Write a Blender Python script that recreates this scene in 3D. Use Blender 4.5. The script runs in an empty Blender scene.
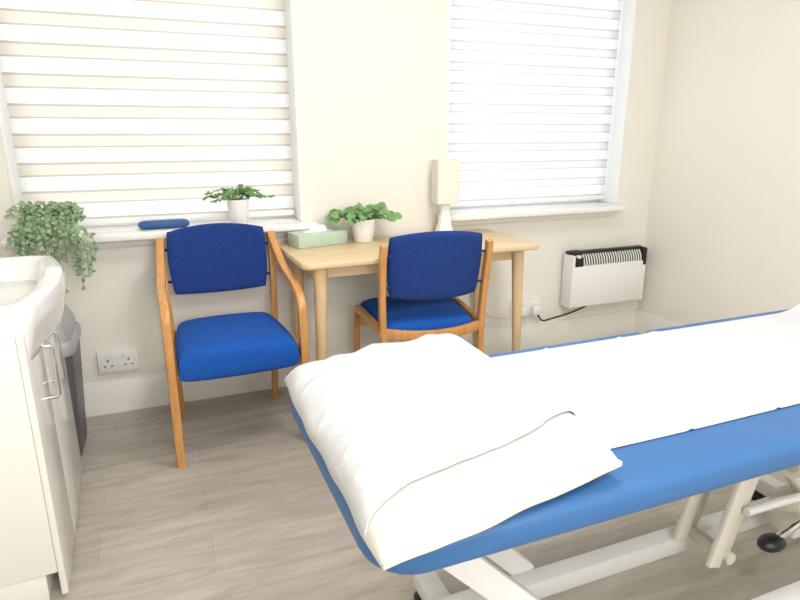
import bpy, bmesh, math, random
from mathutils import Vector, Matrix, noise
random.seed(7)
C = bpy.context.collection
def s2l(c):
    return tuple(((v/255.)/12.92 if v/255.<=0.04045 else ((v/255.+0.055)/1.055)**2.4) for v in c)
# ---------------------------------------------------------------- materials
def mat(name, col, rough=0.5, metal=0.0, var=0.04, nscale=8.0, bump=0.0, bscale=60.0, stretch=None, sheen=0.0, coat=0.0, trans=0.0):
    m = bpy.data.materials.new(name); m.use_nodes = True
    nt = m.node_tree; b = nt.nodes['Principled BSDF']
    c = s2l(col)
    tc = nt.nodes.new('ShaderNodeTexCoord'); mp = nt.nodes.new('ShaderNodeMapping')
    nt.links.new(tc.outputs['Object'], mp.inputs[0])
    if stretch: mp.inputs['Scale'].default_value = stretch
    n = nt.nodes.new('ShaderNodeTexNoise'); n.inputs['Scale'].default_value = nscale; n.inputs['Detail'].default_value = 4
    nt.links.new(mp.outputs[0], n.inputs['Vector'])
    r = nt.nodes.new('ShaderNodeValToRGB')
    r.color_ramp.elements[0].position = .3; r.color_ramp.elements[1].position = .7
    r.color_ramp.elements[0].color = tuple(max(0, v*(1-var)) for v in c)+(1,)
    r.color_ramp.elements[1].color = tuple(min(1, v*(1+var)) for v in c)+(1,)
    nt.links.new(n.outputs['Fac'], r.inputs[0]); nt.links.new(r.outputs[0], b.inputs['Base Color'])
    b.inputs['Roughness'].default_value = rough; b.inputs['Metallic'].default_value = metal
    if sheen: b.inputs['Sheen Weight'].default_value = sheen
    if coat: b.inputs['Coat Weight'].default_value = coat
    if bump:
        n2 = nt.nodes.new('ShaderNodeTexNoise'); n2.inputs['Scale'].default_value = bscale; n2.inputs['Detail'].default_value = 3
        nt.links.new(mp.outputs[0], n2.inputs['Vector'])
        bp = nt.nodes.new('ShaderNodeBump'); bp.inputs['Strength'].default_value = bump; bp.inputs['Distance'].default_value = .01
        nt.links.new(n2.outputs['Fac'], bp.inputs['Height']); nt.links.new(bp.outputs[0], b.inputs['Normal'])
    return m
def translucent(name, col, tcol, mix):
    m = bpy.data.materials.new(name); m.use_nodes = True; nt = m.node_tree
    for n in list(nt.nodes):
        if n.type == 'BSDF_PRINCIPLED': nt.nodes.remove(n)
    out = [n for n in nt.nodes if n.type == 'OUTPUT_MATERIAL'][0]
    d = nt.nodes.new('ShaderNodeBsdfDiffuse'); t = nt.nodes.new('ShaderNodeBsdfTranslucent'); mx = nt.nodes.new('ShaderNodeMixShader')
    d.inputs[0].default_value = s2l(col)+(1,); t.inputs[0].default_value = s2l(tcol)+(1,)
    mx.inputs[0].default_value = mix
    nt.links.new(d.outputs[0], mx.inputs[1]); nt.links.new(t.outputs[0], mx.inputs[2]); nt.links.new(mx.outputs[0], out.inputs[0])
    return m
M = {}
M['wall'] = mat('wall_paint', (242,238,228), .85, var=.012, nscale=3, bump=.03, bscale=90)
M['ceil'] = mat('ceiling_paint', (245,245,243), .9, var=.01)
M['trim'] = mat('trim_gloss', (244,241,233), .35, var=.01)
M['sill'] = mat('sill_gloss', (246,244,240), .3, var=.01)
M['upvc'] = mat('upvc_white', (245,246,246), .3, var=.01)
M['wood'] = mat('beech_bentwood', (206,148,86), .38, var=.12, nscale=9, stretch=(6,6,1), coat=.2)
M['oak'] = mat('table_oak', (224,199,158), .45, var=.08, nscale=5, stretch=(1,9,9))
M['oakleg'] = mat('table_leg_oak', (220,192,148), .45, var=.08, nscale=5, stretch=(9,9,1))
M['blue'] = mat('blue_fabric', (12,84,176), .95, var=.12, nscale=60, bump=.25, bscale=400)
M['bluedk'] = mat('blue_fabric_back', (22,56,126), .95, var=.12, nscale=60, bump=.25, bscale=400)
M['vinyl'] = mat('blue_vinyl', (56,106,162), .45, var=.03, nscale=6, bump=.05, bscale=200)
M['paper'] = mat('couch_roll_paper', (211,212,214), .8, var=.012, nscale=12, bump=.25, bscale=28)
M['pillow'] = mat('pillow_cover', (211,208,201), .75, var=.015, nscale=10, bump=.18, bscale=25)
M['steel'] = mat('cream_powdercoat', (222,217,204), .35, var=.02)
M['steelw'] = mat('white_powdercoat', (232,232,230), .35, var=.02)
M['grey'] = mat('grey_metal', (140,140,140), .3, .8, var=.05)
M['chrome'] = mat('chrome', (215,215,215), .15, 1.0, var=.02)
M['black'] = mat('black_plastic', (22,22,24), .4, var=.05)
M['dark'] = mat('bin_body_grey', (92,94,98), .4, var=.05)
M['silver'] = mat('silver_plastic', (176,178,182), .35, .2, var=.03)
M['ceramic'] = mat('ceramic', (246,245,243), .12, var=.005, coat=.4)
M['gloss'] = mat('gloss_cabinet', (240,238,232), .2, var=.008, coat=.3)
M['plastic'] = mat('white_plastic', (242,241,237), .35, var=.01)
M['pot'] = mat('white_pot', (245,244,240), .4, var=.01)
M['leaf'] = mat('leaf_green', (112,154,94), .5, var=.35, nscale=30)
M['leaf2'] = mat('leaf_pale', (146,172,132), .55, var=.3, nscale=40)
M['stem'] = mat('stem_green', (96,120,64), .6, var=.1)
M['soil'] = mat('soil', (60,44,32), .9, var=.3, nscale=60)
M['tissue'] = mat('tissue_box_green', (188,206,190), .6, var=.05, nscale=25)
M['tissuew'] = mat('tissue_white', (248,248,246), .8, var=.01)
M['shade'] = mat('lamp_shade_cream', (234,231,218), .7, var=.02)
M['navy'] = mat('blue_case', (34,84,144), .5, var=.05)
# floor planks
def floor_mat():
    m = bpy.data.materials.new('vinyl_plank_floor'); m.use_nodes = True; nt = m.node_tree; b = nt.nodes['Principled BSDF']
    tc = nt.nodes.new('ShaderNodeTexCoord')
    br = nt.nodes.new('ShaderNodeTexBrick'); br.offset = .37
    br.inputs['Color1'].default_value = s2l((195,187,176))+(1,); br.inputs['Color2'].default_value = s2l((185,176,165))+(1,)
    br.inputs['Mortar'].default_value = s2l((168,159,148))+(1,)
    br.inputs['Scale'].default_value = 1; br.inputs['Mortar Size'].default_value = .0012; br.inputs['Mortar Smooth'].default_value = .4
    br.inputs['Brick Width'].default_value = .92; br.inputs['Row Height'].default_value = .15
    nt.links.new(tc.outputs['Object'], br.inputs['Vector'])
    mp = nt.nodes.new('ShaderNodeMapping'); mp.inputs['Scale'].default_value = (1.6, 11, 1)
    nt.links.new(tc.outputs['Object'], mp.inputs[0])
    n = nt.nodes.new('ShaderNodeTexNoise'); n.inputs['Scale'].default_value = 2.4; n.inputs['Detail'].default_value = 8; n.inputs['Roughness'].default_value = .65
    n.inputs['Distortion'].default_value = .6
    nt.links.new(mp.outputs[0], n.inputs['Vector'])
    r = nt.nodes.new('ShaderNodeValToRGB'); r.color_ramp.elements[0].position = .3; r.color_ramp.elements[1].position = .72
    r.color_ramp.elements[0].color = (.66,.65,.63,1); r.color_ramp.elements[1].color = (1.12,1.12,1.12,1)
    nt.links.new(n.outputs['Fac'], r.inputs[0])
    mx = nt.nodes.new('ShaderNodeMix'); mx.data_type = 'RGBA'; mx.blend_type = 'MULTIPLY'; mx.inputs[0].default_value = .8
    nt.links.new(br.outputs['Color'], mx.inputs[6]); nt.links.new(r.outputs[0], mx.inputs[7])
    nt.links.new(mx.outputs[2], b.inputs['Base Color']); b.inputs['Roughness'].default_value = .42
    bp = nt.nodes.new('ShaderNodeBump'); bp.inputs['Strength'].default_value = .06
    nt.links.new(n.outputs['Fac'], bp.inputs['Height']); nt.links.new(bp.outputs[0], b.inputs['Normal'])
    return m
M['floor'] = floor_mat()
# ---------------------------------------------------------------- mesh helpers
def empty(name, loc=(0,0,0), rz=0):
    e = bpy.data.objects.new(name, None); e.location = loc; e.rotation_euler = (0,0,rz); e.empty_display_size = .1
    C.objects.link(e); return e
def fin(bm, name, m, parent=None, loc=(0,0,0), rot=(0,0,0), smooth=True, recalc=True):
    if recalc: bmesh.ops.recalc_face_normals(bm, faces=bm.faces[:])
    me = bpy.data.meshes.new(name); bm.to_mesh(me); bm.free()
    for mm in (m if isinstance(m, (list, tuple)) else [m]): me.materials.append(mm)
    if smooth:
        for p in me.polygons: p.use_smooth = True
        try: me.set_sharp_from_angle(angle=math.radians(40))
        except Exception: pass
    o = bpy.data.objects.new(name, me); C.objects.link(o); o.location = loc; o.rotation_euler = rot
    if parent: o.parent = parent
    return o
def box(name, lo, hi, m, parent=None, bev=0.0, seg=2, rot=(0,0,0)):
    c = [(a+b)/2 for a, b in zip(lo, hi)]; s = [abs(b-a) for a, b in zip(lo, hi)]
    bm = bmesh.new(); bmesh.ops.create_cube(bm, size=1)
    for v in bm.verts: v.co = Vector((v.co.x*s[0], v.co.y*s[1], v.co.z*s[2]))
    if bev: bmesh.ops.bevel(bm, geom=bm.edges[:], offset=min(bev, min(s)*.49), segments=seg, affect='EDGES', profile=.5)
    return fin(bm, name, m, parent, c, rot)
def cr(pts, n=8):
    P = [Vector(p) for p in pts]; out = []
    for i in range(len(P)-1):
        p0 = P[max(i-1,0)]; p1 = P[i]; p2 = P[i+1]; p3 = P[min(i+2,len(P)-1)]
        for k in range(n):
            t = k/n
            out.append(.5*((2*p1)+(p2-p0)*t+(2*p0-5*p1+4*p2-p3)*t*t+(3*p1-p0-3*p2+p3)*t**3))
    out.append(P[-1]); return out
def sweep(name, pts, w, t, side, m, parent=None, n=8, smoothpath=True, taper=None):
    path = cr(pts, n) if smoothpath else [Vector(p) for p in pts]
    S0 = Vector(side).normalized(); bm = bmesh.new(); rings = []
    L = len(path)
    for i, p in enumerate(path):
        T = (path[min(i+1,L-1)]-path[max(i-1,0)]).normalized()
        S = (S0-T*S0.dot(T)).normalized(); N = T.cross(S)
        k = 1 if taper is None else taper[0]+(taper[1]-taper[0])*i/(L-1)
        a, b = w/2*k, t/2*k; c = min(a, b)*.4; ring = []
        for x, y in [(a-c,b),(a-c*.3,b-c*.3),(a,b-c),(a,-b+c),(a-c*.3,-b+c*.3),(a-c,-b),(-a+c,-b),(-a+c*.3,-b+c*.3),(-a,-b+c),(-a,b-c),(-a+c*.3,b-c*.3),(-a+c,b)]:
            ring.append(bm.verts.new(p+S*x+N*y))
        rings.append(ring)
    for i in range(L-1):
        for j in range(12): bm.faces.new((rings[i][j], rings[i][(j+1)%12], rings[i+1][(j+1)%12], rings[i+1][j]))
    bm.faces.new(rings[0]); bm.faces.new(rings[-1])
    return fin(bm, name, m, parent)
def tube(name, pts, r, m, parent=None, n=6, seg=10, smoothpath=True, r2=None, bm_in=None):
    path = cr(pts, n) if smoothpath else [Vector(p) for p in pts]
    bm = bm_in or bmesh.new(); rings = []; L = len(path); S = None
    for i, p in enumerate(path):
        T = (path[min(i+1,L-1)]-path[max(i-1,0)]).normalized()
        if S is None: S = T.orthogonal().normalized()
        else: S = (S-T*S.dot(T)).normalized()
        N = T.cross(S); rr = r if r2 is None else r+(r2-r)*i/(L-1)
        rings.append([bm.verts.new(p+S*math.cos(a)*rr+N*math.sin(a)*rr) for a in [2*math.pi*j/seg for j in range(seg)]])
    for i in range(L-1):
        for j in range(seg): bm.faces.new((rings[i][j], rings[i][(j+1)%seg], rings[i+1][(j+1)%seg], rings[i+1][j]))
    bm.faces.new(rings[0]); bm.faces.new(rings[-1])
    if bm_in: return None
    return fin(bm, name, m, parent)
def loft(name, rings, m, parent=None, cap0=True, cap1=True, loc=(0,0,0)):
    bm = bmesh.new(); R = [[bm.verts.new(p) for p in r] for r in rings]; n = len(R[0])
    for i in range(len(R)-1):
        for j in range(n): bm.faces.new((R[i][j], R[i][(j+1)%n], R[i+1][(j+1)%n], R[i+1][j]))
    if cap0: bm.faces.new(R[0])
    if cap1: bm.faces.new(R[-1])
    return fin(bm, name, m, parent, loc)
def lathe(name, prof, m, parent=None, loc=(0,0,0), seg=32):
    return loft(name, [[(r*math.cos(2*math.pi*j/seg), r*math.sin(2*math.pi*j/seg), z) for j in range(seg)] for r, z in prof], m, parent, loc=loc)
def rrect(w, d, r, seg=6):
    out = []
    for cx, cy, a0 in ((w/2-r,d/2-r,0),(-w/2+r,d/2-r,90),(-w/2+r,-d/2+r,180),(w/2-r,-d/2+r,270)):
        for k in range(seg+1):
            a = math.radians(a0+90*k/seg); out.append((cx+r*math.cos(a), cy+r*math.sin(a)))
    return out
def slab(name, outline, z0, z1, m, parent=None, bev=.01, seg=3, loc=(0,0,0), rz=0):
    bm = bmesh.new(); f = bm.faces.new([bm.verts.new((x,y,z0)) for x, y in outline])
    r = bmesh.ops.extrude_face_region(bm, geom=[f])
    for v in [g for g in r['geom'] if isinstance(g, bmesh.types.BMVert)]: v.co.z = z1
    if bev:
        ed = [e for e in bm.edges if abs(e.verts[0].co.z-e.verts[1].co.z) < 1e-6]
        bmesh.ops.bevel(bm, geom=ed, offset=bev, segments=seg, affect='EDGES', profile=.5)
    return fin(bm, name, m, parent, loc, (0,0,rz))
def cushion(name, fn, th, m, parent=None, n=22, k=.3, pw=6, pe=.5, loc=(0,0,0), rz=0):
    """fn(x,y,off): x,y in -1..1 (squircle mapped); off signed thickness offset -> world point"""
    bm = bmesh.new(); top = {}; bot = {}
    par = [math.sin(math.pi/2*(-1+2*i/n)) for i in range(n+1)]
    for i, u in enumerate(par):
        for j, v in enumerate(par):
            x = u*math.sqrt(1-k*v*v/2); y = v*math.sqrt(1-k*u*u/2)
            o = (max(0,(1-abs(u)**pw))*max(0,(1-abs(v)**pw)))**pe
            edge = i in (0,n) or j in (0,n)
            top[i,j] = bm.verts.new(fn(x,y,0 if edge else o*th/2))
            bot[i,j] = top[i,j] if edge else bm.verts.new(fn(x,y,-o*th/2))
    for i in range(n):
        for j in range(n):
            bm.faces.new((top[i,j],top[i+1,j],top[i+1,j+1],top[i,j+1]))
            bm.faces.new((bot[i,j],bot[i,j+1],bot[i+1,j+1],bot[i+1,j]))
    o = fin(bm, name, m, parent, loc, (0,0,rz)); return o
# ---------------------------------------------------------------- room shell
W = 2.95; XR = 2.88; XL = -.93; YB = -1.7; ZC = 2.55; REV = .13; T = .25
box('floor', (XL-T,YB-T,-.1), (XR+T,W+T,0), M['floor'])
box('ceiling', (XL-T,YB-T,ZC), (XR+T,W+T,ZC+.1), M['ceil'])
box('wall_right', (XR,YB-T,0), (XR+T,W+T,ZC), M['wall'])
box('wall_left', (XL-T,YB-T,0), (XL,W+T,ZC), M['wall'])
box('wall_front', (XL,YB-T,0), (XR,YB,ZC), M['wall'])
# back wall with two openings
win = [(-.56,.665),(1.45,2.63)]; ZS = .865; ZT = 2.3
bm = bmesh.new()
def addbox(bm, lo, hi):
    r = bmesh.ops.create_cube(bm, size=1)
    for v in r['verts']: v.co = Vector([(lo[i]+hi[i])/2+v.co[i]*(hi[i]-lo[i]) for i in range(3)])
addbox(bm, (XL,W,0), (XR,W+T,ZS-.03)); addbox(bm, (XL,W,ZT), (XR,W+T,ZC))
addbox(bm, (XL,W,ZS-.03), (win[0][0],W+T,ZT)); addbox(bm, (win[0][1],W,ZS-.03), (win[1][0],W+T,ZT)); addbox(bm, (win[1][1],W,ZS-.03), (XR,W+T,ZT))
fin(bm, 'wall_back', M['wall'], smooth=False, recalc=True)
# skirting with moulded top
def skirt(name, a, b, nrm):
    a = Vector(a); b = Vector(b); nv = Vector(nrm)
    prof = [(0,0),(.018,0),(.018,.118),(.014,.126),(.014,.134),(.008,.146),(.006,.158),(0,.16)]
    bm = bmesh.new(); r0 = [bm.verts.new(a+nv*d+Vector((0,0,z))) for d, z in prof]; r1 = [bm.verts.new(b+nv*d+Vector((0,0,z))) for d, z in prof]
    for i in range(len(prof)):
        j = (i+1)%len(prof); bm.faces.new((r0[i],r0[j],r1[j],r1[i]))
    bm.faces.new(r0); bm.faces.new(r1)
    fin(bm, name, M['trim'])
skirt('baseboard_back', (XL,W,0), (XR,W,0), (0,-1,0))
skirt('baseboard_right', (XR,YB,0), (XR,W,0), (-1,0,0))
skirt('baseboard_left', (XL,YB,0), (XL,1.6,0), (1,0,0))
# windows: reveal lining, upvc frame, sill, blind
MA = [translucent('blind_band_warm',(242,241,238),(251,250,246),.55), translucent('blind_band_cool',(240,241,242),(248,250,252),.55)]
MB = [translucent('blind_sheer_warm',(222,218,209),(234,229,219),.43), translucent('blind_sheer_cool',(218,220,224),(232,236,241),.47)]
MC = [translucent('blind_edge_warm',(196,191,182),(205,199,188),.37), translucent('blind_edge_cool',(198,201,206),(209,213,220),.40)]
for k, (x0, x1) in enumerate(win):
    e = empty('window_%d' % (k+1), ((x0+x1)/2, W, ZS)); cx = (x0+x1)/2
    def L(lo, hi, nm, m, bev=.003): return box(nm, (lo[0]-cx,lo[1]-W,lo[2]-ZS), (hi[0]-cx,hi[1]-W,hi[2]-ZS), m, e, bev)
    L((x0,W-.004,ZS), (x0+.012,W+T-.02,ZT), 'reveal_a', M['upvc']); L((x1-.012,W-.004,ZS), (x1,W+T-.02,ZT), 'reveal_b', M['upvc'])
    L((x0,W-.004,ZT-.012), (x1,W+T-.02,ZT), 'reveal_head', M['upvc'])
    yf = W+.17
    for nm, a, b in (('frame_a',x0+.012,x0+.07),('frame_b',x1-.07,x1-.012)): L((a,yf,ZS), (b,yf+.06,ZT-.012), nm, M['upvc'])
    L((x0+.07,yf,ZS), (x1-.07,yf+.06,ZS+.06), 'frame_bottom', M['upvc']); L((x0+.07,yf,ZT-.072), (x1-.07,yf+.06,ZT-.012), 'frame_top', M['upvc'])
    # sill board, rounded nose, projecting into the room
    xe = x1+.055 if k == 0 else x1-.02
    L((x0-.05,W-.10,ZS-.032), (xe,W-.001,ZS), 'sill_nose', M['sill'], .008); L((x0,W-.001,ZS-.032), (x1,W+T,ZS-.0005), 'sill_inner', M['sill'])
    L((x0-.03,W-.02,ZS-.07), (xe-.02,W-.001,ZS-.032), 'sill_apron', M['sill'], .006)
    # day-and-night blind
    bx0, bx1, yb = x0+.02, x1-.02, W+.105
    bms = [bmesh.new(), bmesh.new(), bmesh.new()]
    z = ZS+.045; pitch = .122 if k == 0 else .105
    def q(bm, z0, z1, y=yb):
        bm.faces.new([bm.verts.new((a-cx, y-W, zz-ZS)) for a, zz in ((bx0,z0),(bx1,z0),(bx1,z1),(bx0,z1))])
    while z < ZT-.1:
        q(bms[2], z, z+.010); q(bms[0], z+.010, z+.010+pitch*.50); q(bms[2], z+.010+pitch*.5, z+.018+pitch*.5); q(bms[1], z+.018+pitch*.5, z+pitch); z += pitch
    fin(bms[0], 'blind_bands', MA[k], e, smooth=False); fin(bms[1], 'blind_sheers', MB[k], e, smooth=False); fin(bms[2], 'blind_edges', MC[k], e, smooth=False)
    L((bx0,yb-.012,ZS+.018), (bx1,yb+.012,ZS+.046), 'blind_bottom_bar', M['upvc'], .008)
    L((bx0,yb-.045,z), (bx1,yb+.045,ZT-.013), 'blind_cassette', M['upvc'], .01)
    # daylight arriving from outside
    li = bpy.data.lights.new('daylight', 'AREA'); li.shape = 'RECTANGLE'; li.size = 2.0; li.size_y = 2.2; li.energy = 38 if k == 0 else 36
    li.color = (1,.995,.98) if k == 0 else (.975,.99,1.0)
    lo = bpy.data.objects.new('daylight_outside', li); C.objects.link(lo); lo.location = (cx, W+1.1, 1.7); lo.rotation_euler = (math.radians(-90),0,0)
# ceiling fill panels, out of frame, added to brighten the room
for (x, y, en) in ((.6,-.4,25),(1.0,1.5,21)):
    e = empty('added_ceiling_fill', (x,y,ZC))
    box('fill_bezel', (-.32,-.32,-.03), (.32,.32,0), M['plastic'], e, .004)
    li = bpy.data.lights.new('ceiling_fill', 'AREA'); li.shape = 'SQUARE'; li.size = .58; li.energy = en; li.color = (1,1,1)
    lo = bpy.data.objects.new('ceiling_fill', li); C.objects.link(lo); lo.parent = e; lo.location = (0,0,-.035)
# fill panel added behind the camera to brighten walls and upright faces
e = empty('added_wall_fill', (.6,YB,1.75))
box('fill_bezel', (-.62,0,-.32), (.62,.03,.32), M['plastic'], e, .004)
li = bpy.data.lights.new('wall_fill', 'AREA'); li.shape = 'RECTANGLE'; li.size = 1.2; li.size_y = .6; li.energy = 44; li.color = (1,1,1)
lo = bpy.data.objects.new('wall_fill', li); C.objects.link(lo); lo.parent = e; lo.location = (0,.035,0); lo.rotation_euler = (math.radians(90),0,0)
# ---------------------------------------------------------------- chairs
def chair(name, loc, rz, arms):
    e = empty(name, loc, rz); wd = M['wood']; s = .03
    for sg, nm in ((-1,'left'),(1,'right')):
        xf, xb = sg*.262, sg*.232
        if arms:
            sweep('front_leg_and_arm_'+nm, [(xf,-.265,0),(xf,-.255,.30),(xf,-.25,.55),(xf,-.232,.622),(xf,-.16,.662),(xf,-.06,.68),(xf*.97,.06,.72),(xb*1.06,.16,.79),(xb*1.04,.215,.835)], .034, .038, (1,0,0), wd, e)
            sweep('side_rail_'+nm, [(xf*.98,-.25,.40),(xb,.20,.40)], .024, .05, (1,0,0), wd, e)
        else:
            sweep('front_leg_and_rail_'+nm, [(xf*.97,-.262,0),(xf*.97,-.25,.25),(xf*.97,-.245,.37),(xf*.97,-.22,.435),(xf*.97,-.14,.45),(xb*1.04,.1,.445),(xb*1.02,.20,.435)], .03, .036, (1,0,0), wd, e)
        sweep('rear_leg_'+nm, [(xb*.96,.245,0),(xb*.98,.21,.22),(xb,.19,.42),(xb*1.03,.20,.62),(xb*1.04,.225,.78),(xb*1.03,.235,.84)], .028, .04, (1,0,0), wd, e)
    sweep('front_rail', [(-.25,-.19,.385),(.25,-.19,.385)], .05, .022, (0,0,1), wd, e)
    zr = .40 if arms else .44
    sweep('rear_rail', [(-.232,.193,zr),(-.12,.228,zr-.008),(0,.24,zr-.012),(.12,.228,zr-.008),(.232,.193,zr)], .045, .02, (0,0,1), wd, e)
    def seat(x, y, o):
        hw = .246-.03*(y+1)/2
        z = .430+o-.015*max(0,-y-.55)**1.2+.006*math.cos(x*1.5)
        if o < 0: z = .430+o*.62
        if y < 0 and o <= 0: z -= .052*min(1,-y/.9)**5
        return (x*hw, -.290+(y+1)*.2425, z)
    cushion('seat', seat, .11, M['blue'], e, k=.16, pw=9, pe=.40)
    def back(x, y, o):
        v = (y+1)/2; hw = .211+.010*v
        z = .590+v*.285+.018*(1-x*x)*v-.008*(1-x*x)*(1-v)
        yy = .178+v*.04+.035*(1-x*x)
        return (x*hw, yy+o, z)
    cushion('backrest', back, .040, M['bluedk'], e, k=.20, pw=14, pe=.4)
    for z in (.65,.79):
        for sg in (-1,1): tube('back_fixing', [(sg*.202,.195+(z-.6)*.14,z),(sg*.232,.20+(z-.6)*.14,z)], .006, M['bluedk'], e, smoothpath=False)
    return e
chair('armchair', (.240,2.585,0), math.radians(1.5), True)
chair('desk_chair', (1.112,2.515,0), math.radians(180-5), False)
# ---------------------------------------------------------------- table
tb = empty('writing_desk', (1.115,2.655,0), math.radians(1.8))
slab('table_top', rrect(1.19,.52,.04), .742, .77, M['oak'], tb, bev=.008)
for x in (-.51,.51):
    for y in (-.19,.19):
        sx, sy = (1 if x > 0 else -1), (1 if y > 0 else -1)
        tube('leg', [(x*.985,y,.742),(x+sx*.015,y+sy*.012,0)], .031, M['oakleg'], tb, seg=16, smoothpath=False, r2=.017)
    box('end_apron', (x-.012,-.19,.68), (x+.012,.19,.742), M['oak'], tb, .003)
box('front_apron', (-.51,-.18,.685), (.51,-.16,.742), M['oak'], tb, .003)
box('back_apron', (-.51,.185,.685), (.51,.205,.742), M['oak'], tb, .003)
# ---------------------------------------------------------------- treatment couch
bed = empty('treatment_couch', (0,0,0))
bx0, bx1, by0, by1, bt, bb = .245, 2.13, .70, 1.378, .70, .632
def padoutline(x0, x1, rl, rr):
    out = []
    for cx, cy, a0, r in ((x1-rr,by1-rr,0,rr),(x0+rl,by1-rl,90,rl),(x0+rl,by0+rl,180,rl),(x1-rr,by0+rr,270,rr)):
        for k in range(9):
            a = math.radians(a0+90*k/8); out.append((cx+r*math.cos(a), cy+r*math.sin(a)))
    return out
slab('pad_head_section', padoutline(bx0,1.36,.09,.03), bb, bt, M['vinyl'], bed, bev=.026, seg=5)
slab('pad_leg_section', padoutline(1.37,bx1,.03,.10), bb, bt, M['vinyl'], bed, bev=.026, seg=5)
slab('pad_board_head', rrect(1.0,.58,.03), bb-.014, bb+.002, M['black'], bed, bev=.002, loc=(.82,1.04,0))
slab('pad_board_leg', rrect(.66,.58,.03), bb-.014, bb+.002, M['black'], bed, bev=.002, loc=(1.74,1.04,0))
st, sw = M['steel'], M['steelw']
for y in (.84,1.23): box('upper_rail', (.36,y-.02,.57), (2.02,y+.02,.618), sw, bed, .005)
for x in (.38,.80,1.34,2.0): box('upper_cross', (x-.02,.84,.575), (x+.02,1.23,.612), sw, bed, .005)
for y in (.84,1.15): box('base_tube', (.55,y-.028,.055), (2.0,y+.028,.115), sw, bed, .008)
for x in (.60,1.94): box('base_cross', (x-.03,.70,.04), (x+.03,1.32,.095), sw, bed, .008)
for x in (.60,1.94):
    for y in (.72,1.30): lathe('foot', [(.001,0),(.03,0),(.032,.01),(.022,.03),(.018,.045),(.001,.045)], M['black'], bed, (x,y,0), 20)
for y in (.86,1.19): sweep('lift_link_head', [(.40,y,.58),(.86,y,.10)], .03, .06, (0,1,0), sw, bed, smoothpath=False)
for y in (1.03,1.15):
    sweep('lift_link_leg', [(1.42,y,.11),(1.56,y,.58)], .026, .055, (0,1,0), st, bed, smoothpath=False)
    sweep('lift_link_stay', [(1.36,y-.03,.11),(1.48,y-.03,.58)], .018, .045, (0,1,0), st, bed, smoothpath=False)
tube('link_axle_low', [(1.42,.99,.12),(1.42,1.19,.12)], .018, st, bed, smoothpath=False)
tube('link_axle_high', [(1.54,.86,.54),(1.54,1.22,.54)], .018, st, bed, smoothpath=False)
tube('hydraulic_cylinder', [(1.86,1.02,.12),(1.66,1.02,.34)], .032, st, bed, smoothpath=False, seg=18)
tube('hydraulic_ram', [(1.68,1.02,.32),(1.52,1.02,.50)], .014, M['chrome'], bed, smoothpath=False, seg=14)
box('pump_block', (1.66,.98,.12), (1.82,1.08,.24), st, bed, .012)
tube('foot_lever', [(1.78,1.0,.20),(1.68,.96,.22),(1.58,.94,.22),(1.50,.94,.19)], .012, M['chrome'], bed)
tube('foot_lever_bar', [(1.60,1.16,.30),(1.80,1.12,.36),(2.0,1.05,.32)], .013, sw, bed)
tube('foot_lever_bar_low', [(1.46,1.0,.26),(1.70,.98,.27),(2.0,.95,.24)], .013, sw, bed)
bm = bmesh.new(); bmesh.ops.create_uvsphere(bm, u_segments=20, v_segments=12, radius=.03)
for v in bm.verts: v.co.x *= 1.5; v.co.z *= .75
fin(bm, 'lever_pad', M['black'], bed, (1.50,.94,.19))
# paper on the couch body
def n3(x, y, s, a, o=0): return a*noise.noise(Vector((x*s, y*s, o)))
def ridge(x, y, s, a, o): return a*(1-min(1,abs(noise.noise(Vector((x*s, y*s, o))))*5))
pc = empty('couch_paper', (0,0,0))
def grid(name, nx, ny, fn, m, parent, thick=.002):
    bm = bmesh.new(); V = [[bm.verts.new(fn(i/nx, j/ny)) for j in range(ny+1)] for i in range(nx+1)]
    for i in range(nx):
        for j in range(ny): bm.faces.new((V[i][j],V[i+1][j],V[i+1][j+1],V[i][j+1]))
    o = fin(bm, name, m, parent)
    md = o.modifiers.new('t','SOLIDIFY'); md.thickness = thick; md.offset = -1
    return o
def sheet(u, v):
    x = .705+u*1.495; y = .820+v*.51+n3(x,v*3,1.6,.005)
    ed = min(1, min(v,1-v)*9)
    z = bt+.0035+ed*(max(0,n3(x,y,5,.005))+abs(n3(x*2.5,y,3,.003,4)))+.004*math.exp(-((x-1.37)/.02)**2)
    z += .004*math.exp(-((x-.98)/.006)**2)+.004*math.exp(-((x-1.24)/.006)**2)+.0035*math.exp(-((y-1.06)/.005)**2)+ed*ridge(x,y*2.2,2.6,.003,9)+ed*ridge(x*1.4,y,7,.0015,19)
    if x > 1.90: z += .030*math.exp(-((x-2.04)/.06)**2)
    if x > 2.14: z -= (x-2.14)*3; x = 2.14+(x-2.14)*.25
    return (x, y, z)
grid('sheet', 300, 130, sheet, M['paper'], pc, .0015)
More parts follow.
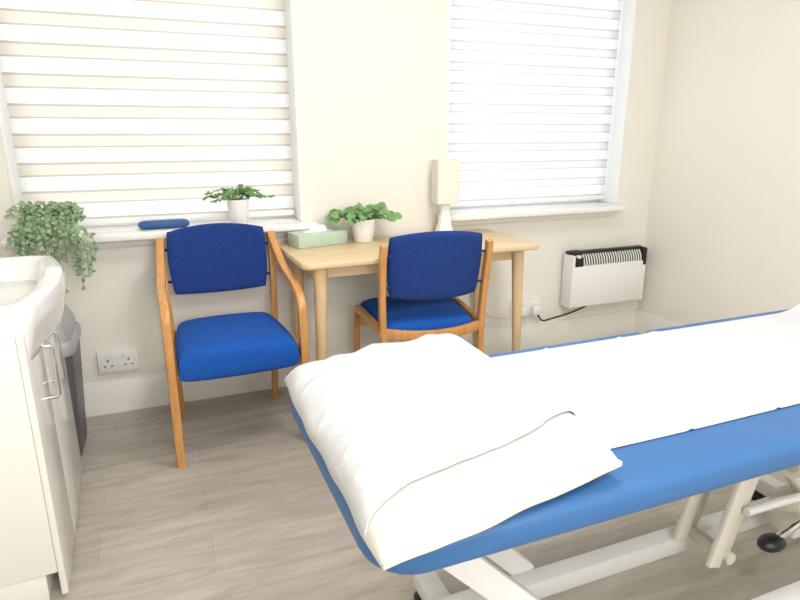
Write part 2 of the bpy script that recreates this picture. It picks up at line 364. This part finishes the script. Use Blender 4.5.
# pillow (lies slightly skewed on the couch)
pl = empty('pillow', (0,0,0))
PX, PY, PW, PH = .474, .974, .246, .336
def skew(X, Y): return Y+.19*(X-.25)
TH = .112
def pbase(X, Y): return n3(X,Y,6,.008,2)+n3(X,Y,20,.003,5)+ridge(X,Y*.6,6,.003,3)
def droop(x, y): return -.010*max(0,-y-.75)/.25
def pz(x, y, o):
    X = PX+x*PW; Y = PY+y*PH
    z = bt+.036+(o*1.05 if o > 0 else o*.56)+(droop(x,y) if o >= 0 else 0)
    if o > 0: z += pbase(X,Y)*min(1,o/.03)
    X += n3(Y,0,9,.008,1)*abs(x); Y += n3(X,3,9,.008,1)*abs(y)
    return (X, skew(X,Y), z)
cushion('pillow_body', pz, TH, M['pillow'], pl, n=64, k=.05, pw=6, pe=.46)
def pcov(u, v):
    # paper folded over the pillow; edge runs askew across its near end
    x = -1.005+2.01*u; yn = -.82+.18*u+.02*math.sin(u*8)
    y = yn+(1.005-yn)*v
    ax, ay = min(1,abs(x)), min(1,abs(y))
    o = (max(0,1-ax**6)*max(0,1-ay**6))**.46*TH/2
    X, Y = PX+x*PW*(1-.012*ay*ay), PY+y*PH*(1-.012*ax*ax)
    sm = min(1, v*7)*min(1,o/.03)
    z = bt+.036+o*1.05+droop(x,y)+pbase(X,Y)*min(1,o/.03)+.003+.003*math.exp(-v*30)*min(1,o/.03)
    z += sm*(abs(n3(X*1.3+Y*.5,Y*.8,11,.006,7))+ridge(X+Y*.4,Y*.5,8,.004,11)+ridge(X*.6-Y*.5,Y,14,.002,23))
    z = max(z, bt+.012)
    X += n3(Y,0,9,.008,1)*ax; Y += n3(X,3,9,.008,1)*ay
    return (X, skew(X,Y), z)
grid('pillow_paper', 160, 160, pcov, M['paper'], pl, .0015)
# ---------------------------------------------------------------- vanity unit with basin
vy, vx = 1.69, -.350
vu = empty('vanity_basin_unit', (vx,vy,0), math.radians(2.4))
XB = -.485
cy0, cy1, cxf = 0.0, .74, 0.0
box('carcass', (XB,cy0,.09), (cxf-.018,cy1,.80), M['gloss'], vu, .003)
box('plinth', (XB,cy0+.01,0), (cxf-.05,cy1-.01,.09), M['gloss'], vu, .002)
sp = .28
for a, b, nm in ((cy0,sp-.002,'door_panel_near'),(sp+.002,cy1,'door_panel_far')): box(nm, (cxf-.018,a,.012), (cxf,b,.795), M['gloss'], vu, .004)
for y in (.205,.345):
    tube('handle', [(cxf-.002,y,.70),(cxf+.026,y,.70),(cxf+.032,y,.694),(cxf+.032,y,.546),(cxf+.026,y,.54),(cxf-.002,y,.54)], .0065, M['chrome'], vu, smoothpath=False)
def ring(z, bul, ins, pw=1.0, n=14):
    pts = []; ym = (cy0+cy1)/2; hy = (cy1-cy0)/2+.004-ins
    N = 40
    for i in range(N+1):
        t = -1+2*i/N; y = ym+hy*math.sin(t*math.pi/2)
        tt = (y-ym)/hy; f = cxf+.01-ins+bul*max(0,math.cos(tt*math.pi/2))**pw
        f -= .05*max(0,(abs(tt)-.86)/.14)**2.5
        pts.append((f, y, z))
    x0 = XB+ins
    for k in range(5): pts.append((pts[N][0]+(x0-pts[N][0])*(k+1)/5, ym+hy, z))
    for k in range(8): pts.append((x0, ym+hy-(2*hy)*(k+1)/8, z))
    for k in range(4): pts.append((x0+(pts[0][0]-x0)*(k+1)/5, ym-hy, z))
    return pts
def bowl(z, s, dx=0.0):
    base = ring(z, .050, .035); cx, cyy = -.19, (cy0+cy1)/2
    return [(cx+dx+(x-cx)*s*(1 if x > cx else .62), cyy+(y-cyy)*s, z) for x, y, _ in base]
R = [ring(.685,.01,.03,3), ring(.70,.033,.014,2.4), ring(.73,.050,.008,1.8), ring(.77,.057,.004,1.3), ring(.80,.060,.003), ring(.815,.062,.0), ring(.862,.064,0), ring(.872,.064,.006), ring(.874,.060,.014),
     bowl(.873,1.0), bowl(.868,.975), bowl(.84,.95), bowl(.79,.88), bowl(.75,.74), bowl(.735,.5), bowl(.73,.1)]
loft('basin', R, M['ceramic'], vu)
lathe('tap_body', [(.001,0),(.026,0),(.024,.03),(.02,.10),(.016,.12),(.001,.125)], M['chrome'], vu, (-.43,.37,.873), 24)
tube('tap_spout', [(-.43,.37,.96),(-.37,.37,.985),(-.31,.37,.965)], .012, M['chrome'], vu)
# ---------------------------------------------------------------- bin
bn = empty('waste_bin', (-.49,2.645,0))
def rr(w, d, r, z, ox=0): return [(x+ox, y, z) for x, y in rrect(w, d, r)]
loft('body', [rr(.19,.25,.04,0), rr(.20,.26,.045,.01), rr(.25,.33,.05,.46), rr(.252,.332,.05,.47)], M['dark'], bn)
loft('lid_rim', [rr(.262,.342,.05,.46), rr(.266,.346,.05,.47), rr(.266,.346,.05,.50), rr(.25,.33,.05,.515)], M['silver'], bn)
loft('lid_dome', [rr(.24,.32,.05,.51), rr(.235,.31,.05,.55), rr(.20,.27,.06,.60), rr(.14,.20,.06,.625), rr(.05,.10,.02,.632)], M['silver'], bn)
# ---------------------------------------------------------------- convector heater
ht = empty('convector_heater', (0,0,0))
hx0, hx1, hz0, hz1, hy0, hy1 = 2.24, 2.80, .268, .607, 2.835, 2.925
box('body', (hx0+.02,hy0+.004,hz0), (hx1-.02,hy1,hz1-.10), M['plastic'], ht, .008)
box('front_panel', (hx0+.012,hy0-.004,hz0), (hx1-.025,hy0+.012,hz1-.085), M['plastic'], ht, .008)
for a, b, nm in ((hx0,hx0+.02,'end_cap_a'),(hx1-.026,hx1,'end_cap_b')): box(nm, (a,hy0-.002,hz0-.004), (b,hy1+.004,hz1-.02), M['plastic'], ht, .006)
box('end_cap_top', (hx1-.03,hy0-.003,hz1-.12), (hx1+.002,hy1+.004,hz1-.005), M['black'], ht, .01)
box('grille_back', (hx0+.005,hy0+.03,hz1-.11), (hx1-.005,hy1,hz1), M['black'], ht, .012)
box('grille_lip', (hx0+.005,hy0+.0,hz1-.11), (hx1-.005,hy0+.035,hz1-.085), M['black'], ht, .006)
for i in range(24):
    x = hx0+.09+i*.0187
    sweep('grille_fin', [(x,hy0+.004,hz1-.088),(x,hy0+.012,hz1-.05),(x,hy0+.04,hz1-.012),(x,hy0+.07,hz1+.002)], .007, .006, (1,0,0), M['plastic'], ht, n=3)
box('control_block', (hx0+.015,hy0-.002,hz1-.10), (hx0+.08,hy0+.03,hz1-.03), M['black'], ht, .008)
lathe('control_knob', [(.001,0),(.016,0),(.014,.014),(.001,.016)], M['plastic'], ht, (hx0+.047,hy0+.01,hz1-.035), 16)
for x in (hx0+.1,hx1-.1): box('wall_bracket', (x-.02,hy1-.01,.40), (x+.02,W-.001,.46), M['grey'], ht)
# ---------------------------------------------------------------- sockets
def socket(name, x, z, w, h, plug):
    e = empty(name, (x, W, z)); box('back_box', (-w/2+.004,-.022,-h/2+.004), (w/2-.004,-.0005,h/2-.004), M['plastic'], e, .003); box('plate', (-w/2,-.030,-h/2), (w/2,-.020,h/2), M['plastic'], e, .006)
    for s in (-1,1):
        cx = s*w*.25
        box('rocker', (cx-.010+s*-.018,-.034,h*.16), (cx+.010+s*-.018,-.029,h*.38), M['plastic'], e, .002)
        box('earth_slot', (cx-.004,-.0308,.0), (cx+.004,-.0295,.012), M['grey'], e)
        for d in (-1,1): box('pin_slot', (cx+d*.015-.005,-.0308,-.024), (cx+d*.015+.005,-.0295,-.017), M['grey'], e)
    if plug:
        box('plug', (w*.25-.026,-.07,-.045), (w*.25+.026,-.031,.012), M['plastic'], e, .01)
        box('plug_b', (-w*.25-.026,-.065,-.04), (-w*.25+.026,-.031,.012), M['plastic'], e, .01)
    return e
socket('wall_socket', -.243, .262, .175, .105, False)
socket('wall_socket', 2.00, .275, .185, .11, True)
tube('heater_power_cable', [(2.05,2.885,.235),(2.08,2.87,.20),(2.17,2.90,.195),(2.32,2.925,.205),(2.42,2.92,.235),(2.45,2.90,.264)], .005, M['black'])
tube('lamp_power_cable', [(1.50,2.935,.775),(1.56,2.937,.70),(1.62,2.936,.58),(1.60,2.935,.45),(1.66,2.933,.33),(1.76,2.92,.25),(1.88,2.90,.24),(1.94,2.875,.245)], .004, M['shade'])
# ---------------------------------------------------------------- table things
tx = empty('tissue_box', (.70,2.80,.771), math.radians(14))
box('carton', (-.13,-.06,0), (.13,.06,.064), M['tissue'], tx, .003)
slab('opening', rrect(.15,.045,.022), .0635, .0650, M['tissuew'], tx, bev=0)
loft('tissue', [[(x*1.0,y*.4,.064) for x,y in rrect(.09,.03,.01)], [(x*1.05+.004,y*.35+.002,.078) for x,y in rrect(.09,.03,.01)], [(x*.6+.008,y*.15,.092) for x,y in rrect(.09,.03,.01)]], M['tissuew'], tx)
lm = empty('table_lamp', (1.385,2.82,.771), math.radians(-8))
def lr(w, d, r, z): return [(x, y, z) for x, y in rrect(w, d, r, 4)]
loft('base', [lr(.085,.085,.012,0), lr(.088,.088,.012,.008), lr(.062,.062,.012,.06), lr(.046,.046,.010,.12), lr(.05,.05,.010,.18), lr(.05,.05,.010,.20)], M['ceramic'], lm)
loft('shade', [lr(.110,.110,.012,.165), lr(.118,.118,.012,.167), lr(.118,.118,.012,.385), lr(.110,.110,.012,.385), lr(.110,.110,.012,.175)], M['shade'], lm)
# ---------------------------------------------------------------- plants
def leaf(bm, p, d, nrm, L, Wd, rnd=False):
    d = d.normalized(); s = d.cross(nrm).normalized(); n = s.cross(d)
    prof = [(0,.0),(.18,.62),(.45,1.0),(.75,.72),(1.0,0.0)] if not rnd else [(0,.3),(.12,.75),(.45,1.05),(.8,.8),(1.0,.25)]
    mid = [bm.verts.new(p+d*L*a+n*(-.12*L*a*a)) for a, _ in prof]
    for sg in (-1,1):
        sd = [bm.verts.new(p+d*L*a+s*sg*Wd/2*b+n*(.10*Wd*b-.12*L*a*a)) for a, b in prof]
        for i in range(len(prof)-1):
            try: bm.faces.new((mid[i],mid[i+1],sd[i+1],sd[i]))
            except ValueError: pass
def pot(e, r, h):
    lathe('pot', [(.001,0),(r*.72,0),(r*.76,.004),(r,h-.004),(r,h),(r*.93,h),(r*.90,h-.012),(.001,h-.012)], M['pot'], e)
    lathe('soil', [(.001,h-.02),(r*.9,h-.02),(r*.88,h-.010),(.001,h-.006)], M['soil'], e)
def bushy(name, loc, r, h, nst, spread, up, L, Wd, rnd, m):
    e = empty(name, loc); pot(e, r, h); bs = bmesh.new(); bl = bmesh.new()
    for i in range(nst):
        a = 2*math.pi*i/nst+random.uniform(-.3,.3); rr_ = spread*random.uniform(.35,1); hh = up*random.uniform(.4,1)*(1.15-.5*rr_/spread)
        ax = Vector((math.cos(a), math.sin(a)*.45, 0)); p0 = Vector((0,0,h-.01))+ax*r*.3
        p1 = p0+ax*rr_*.4+Vector((0,0,hh*.8)); p2 = p0+ax*rr_+Vector((0,0,hh*random.uniform(.3,.8)))
        tube('', [p0,p1,p2], .0016, None, bm_in=bs, n=4, seg=5)
        path = cr([p0,p1,p2], 5)
        for k in range(3, len(path)):
            for sg in ((-1,1) if not rnd else (random.choice((-1,1)),)):
                dr = (path[k]-path[k-1]).normalized(); sd = dr.cross(Vector((0,0,1)))*sg
                if rnd and k % 2: continue
                leaf(bl, path[k], sd*1.0+dr*.5+Vector((0,0,random.uniform(-.1,.5))), Vector((random.uniform(-.5,.5),random.uniform(-1.4,-.4),1)).normalized(), L*random.uniform(.7,1.1), Wd*random.uniform(.8,1.1), rnd)
        leaf(bl, p2, ax+Vector((0,0,random.uniform(-.5,.3))), Vector((0,-1.2,1)).normalized(), L, Wd, rnd)
    fin(bs, 'stems', M['stem'], e); fin(bl, 'leaves', m, e, recalc=False)
    return e
bushy('potted_plant', (.350,2.90,ZS+.001), .052, .125, 15, .16, .085, .032, .015, False, M['leaf'])
bushy('potted_plant', (.930,2.80,.771), .062, .112, 20, .19, .085, .046, .042, True, M['leaf'])
e = empty('trailing_plant', (-.425,2.89,ZS+.001)); pot(e, .055, .09); bs = bmesh.new(); bl = bmesh.new()
for i in range(44):
    a = random.uniform(0, 2*math.pi); R0 = random.uniform(.03,.11); ax = Vector((math.cos(a), math.sin(a)*.35-.15, 0))
    p0 = Vector((0,0,.085))+ax*.03; p1 = p0+ax*R0*.7+Vector((0,0,random.uniform(.01,.06)))
    ln = random.choice((.0,.06,.12,.18,.25)) if ax.x > 0 else random.choice((0,.03,.10,.15))
    pts = [p0,p1]
    if ln: 
        fr = Vector((ax.x*R0*1.2, min(ax.y*R0,0)-.085-random.uniform(0,.02), .06)); pts += [fr, fr+Vector((ax.x*.03+random.uniform(-.01,.02),-.008,-ln*.5)), fr+Vector((ax.x*.04+random.uniform(-.01,.02),-.006,-ln-.03))]
    else: pts += [p1+ax*.04+Vector((0,-.01,-.03))]
    tube('', pts, .0012, None, bm_in=bs, n=5, seg=4)
    for p in cr(pts, 7)[4:]:
        for _ in range(1):
            d = Vector((random.uniform(-1,1),random.uniform(-1,.3),random.uniform(-.8,.5)))
            leaf(bl, p, d, Vector((random.uniform(-.4,.4),-1,.5)).normalized(), .024, .015)
fin(bs, 'stems', M['stem'], e); fin(bl, 'leaves', M['leaf2'], e, recalc=False)
gc = empty('glasses_case', (.02,2.965,ZS+.001), math.radians(3))
cushion('case_shell', lambda x, y, o: (x*.112, y*.030, .018+o), .036, M['navy'], gc, k=.22, pw=9, pe=.45)
# ---------------------------------------------------------------- world + camera
w = bpy.data.worlds.new('world'); bpy.context.scene.world = w; w.use_nodes = True; nt = w.node_tree
bg = nt.nodes['Background']; sky = nt.nodes.new('ShaderNodeTexSky'); sky.sky_type = 'NISHITA'; sky.sun_elevation = math.radians(40); sky.sun_disc = False
nt.links.new(sky.outputs[0], bg.inputs[0]); bg.inputs[1].default_value = .05
cd = bpy.data.cameras.new('camera'); cam = bpy.data.objects.new('camera', cd); C.objects.link(cam)
cd.sensor_width = 36; cd.lens = 27; cd.clip_start = .02
pi_, ya, ro = .2756, .3825, .0007
F = Vector((math.sin(ya)*math.cos(pi_), math.cos(ya)*math.cos(pi_), -math.sin(pi_))); Rv = Vector((math.cos(ya), -math.sin(ya), 0)); U = Rv.cross(F)
R2 = Rv*math.cos(ro)+U*math.sin(ro); U2 = -Rv*math.sin(ro)+U*math.cos(ro)
m4 = Matrix((( R2.x,U2.x,-F.x,0),(R2.y,U2.y,-F.y,0),(R2.z,U2.z,-F.z,1.3),(0,0,0,1))); cam.matrix_world = m4
bpy.context.scene.camera = cam
bpy.context.scene.view_settings.view_transform = 'Standard'
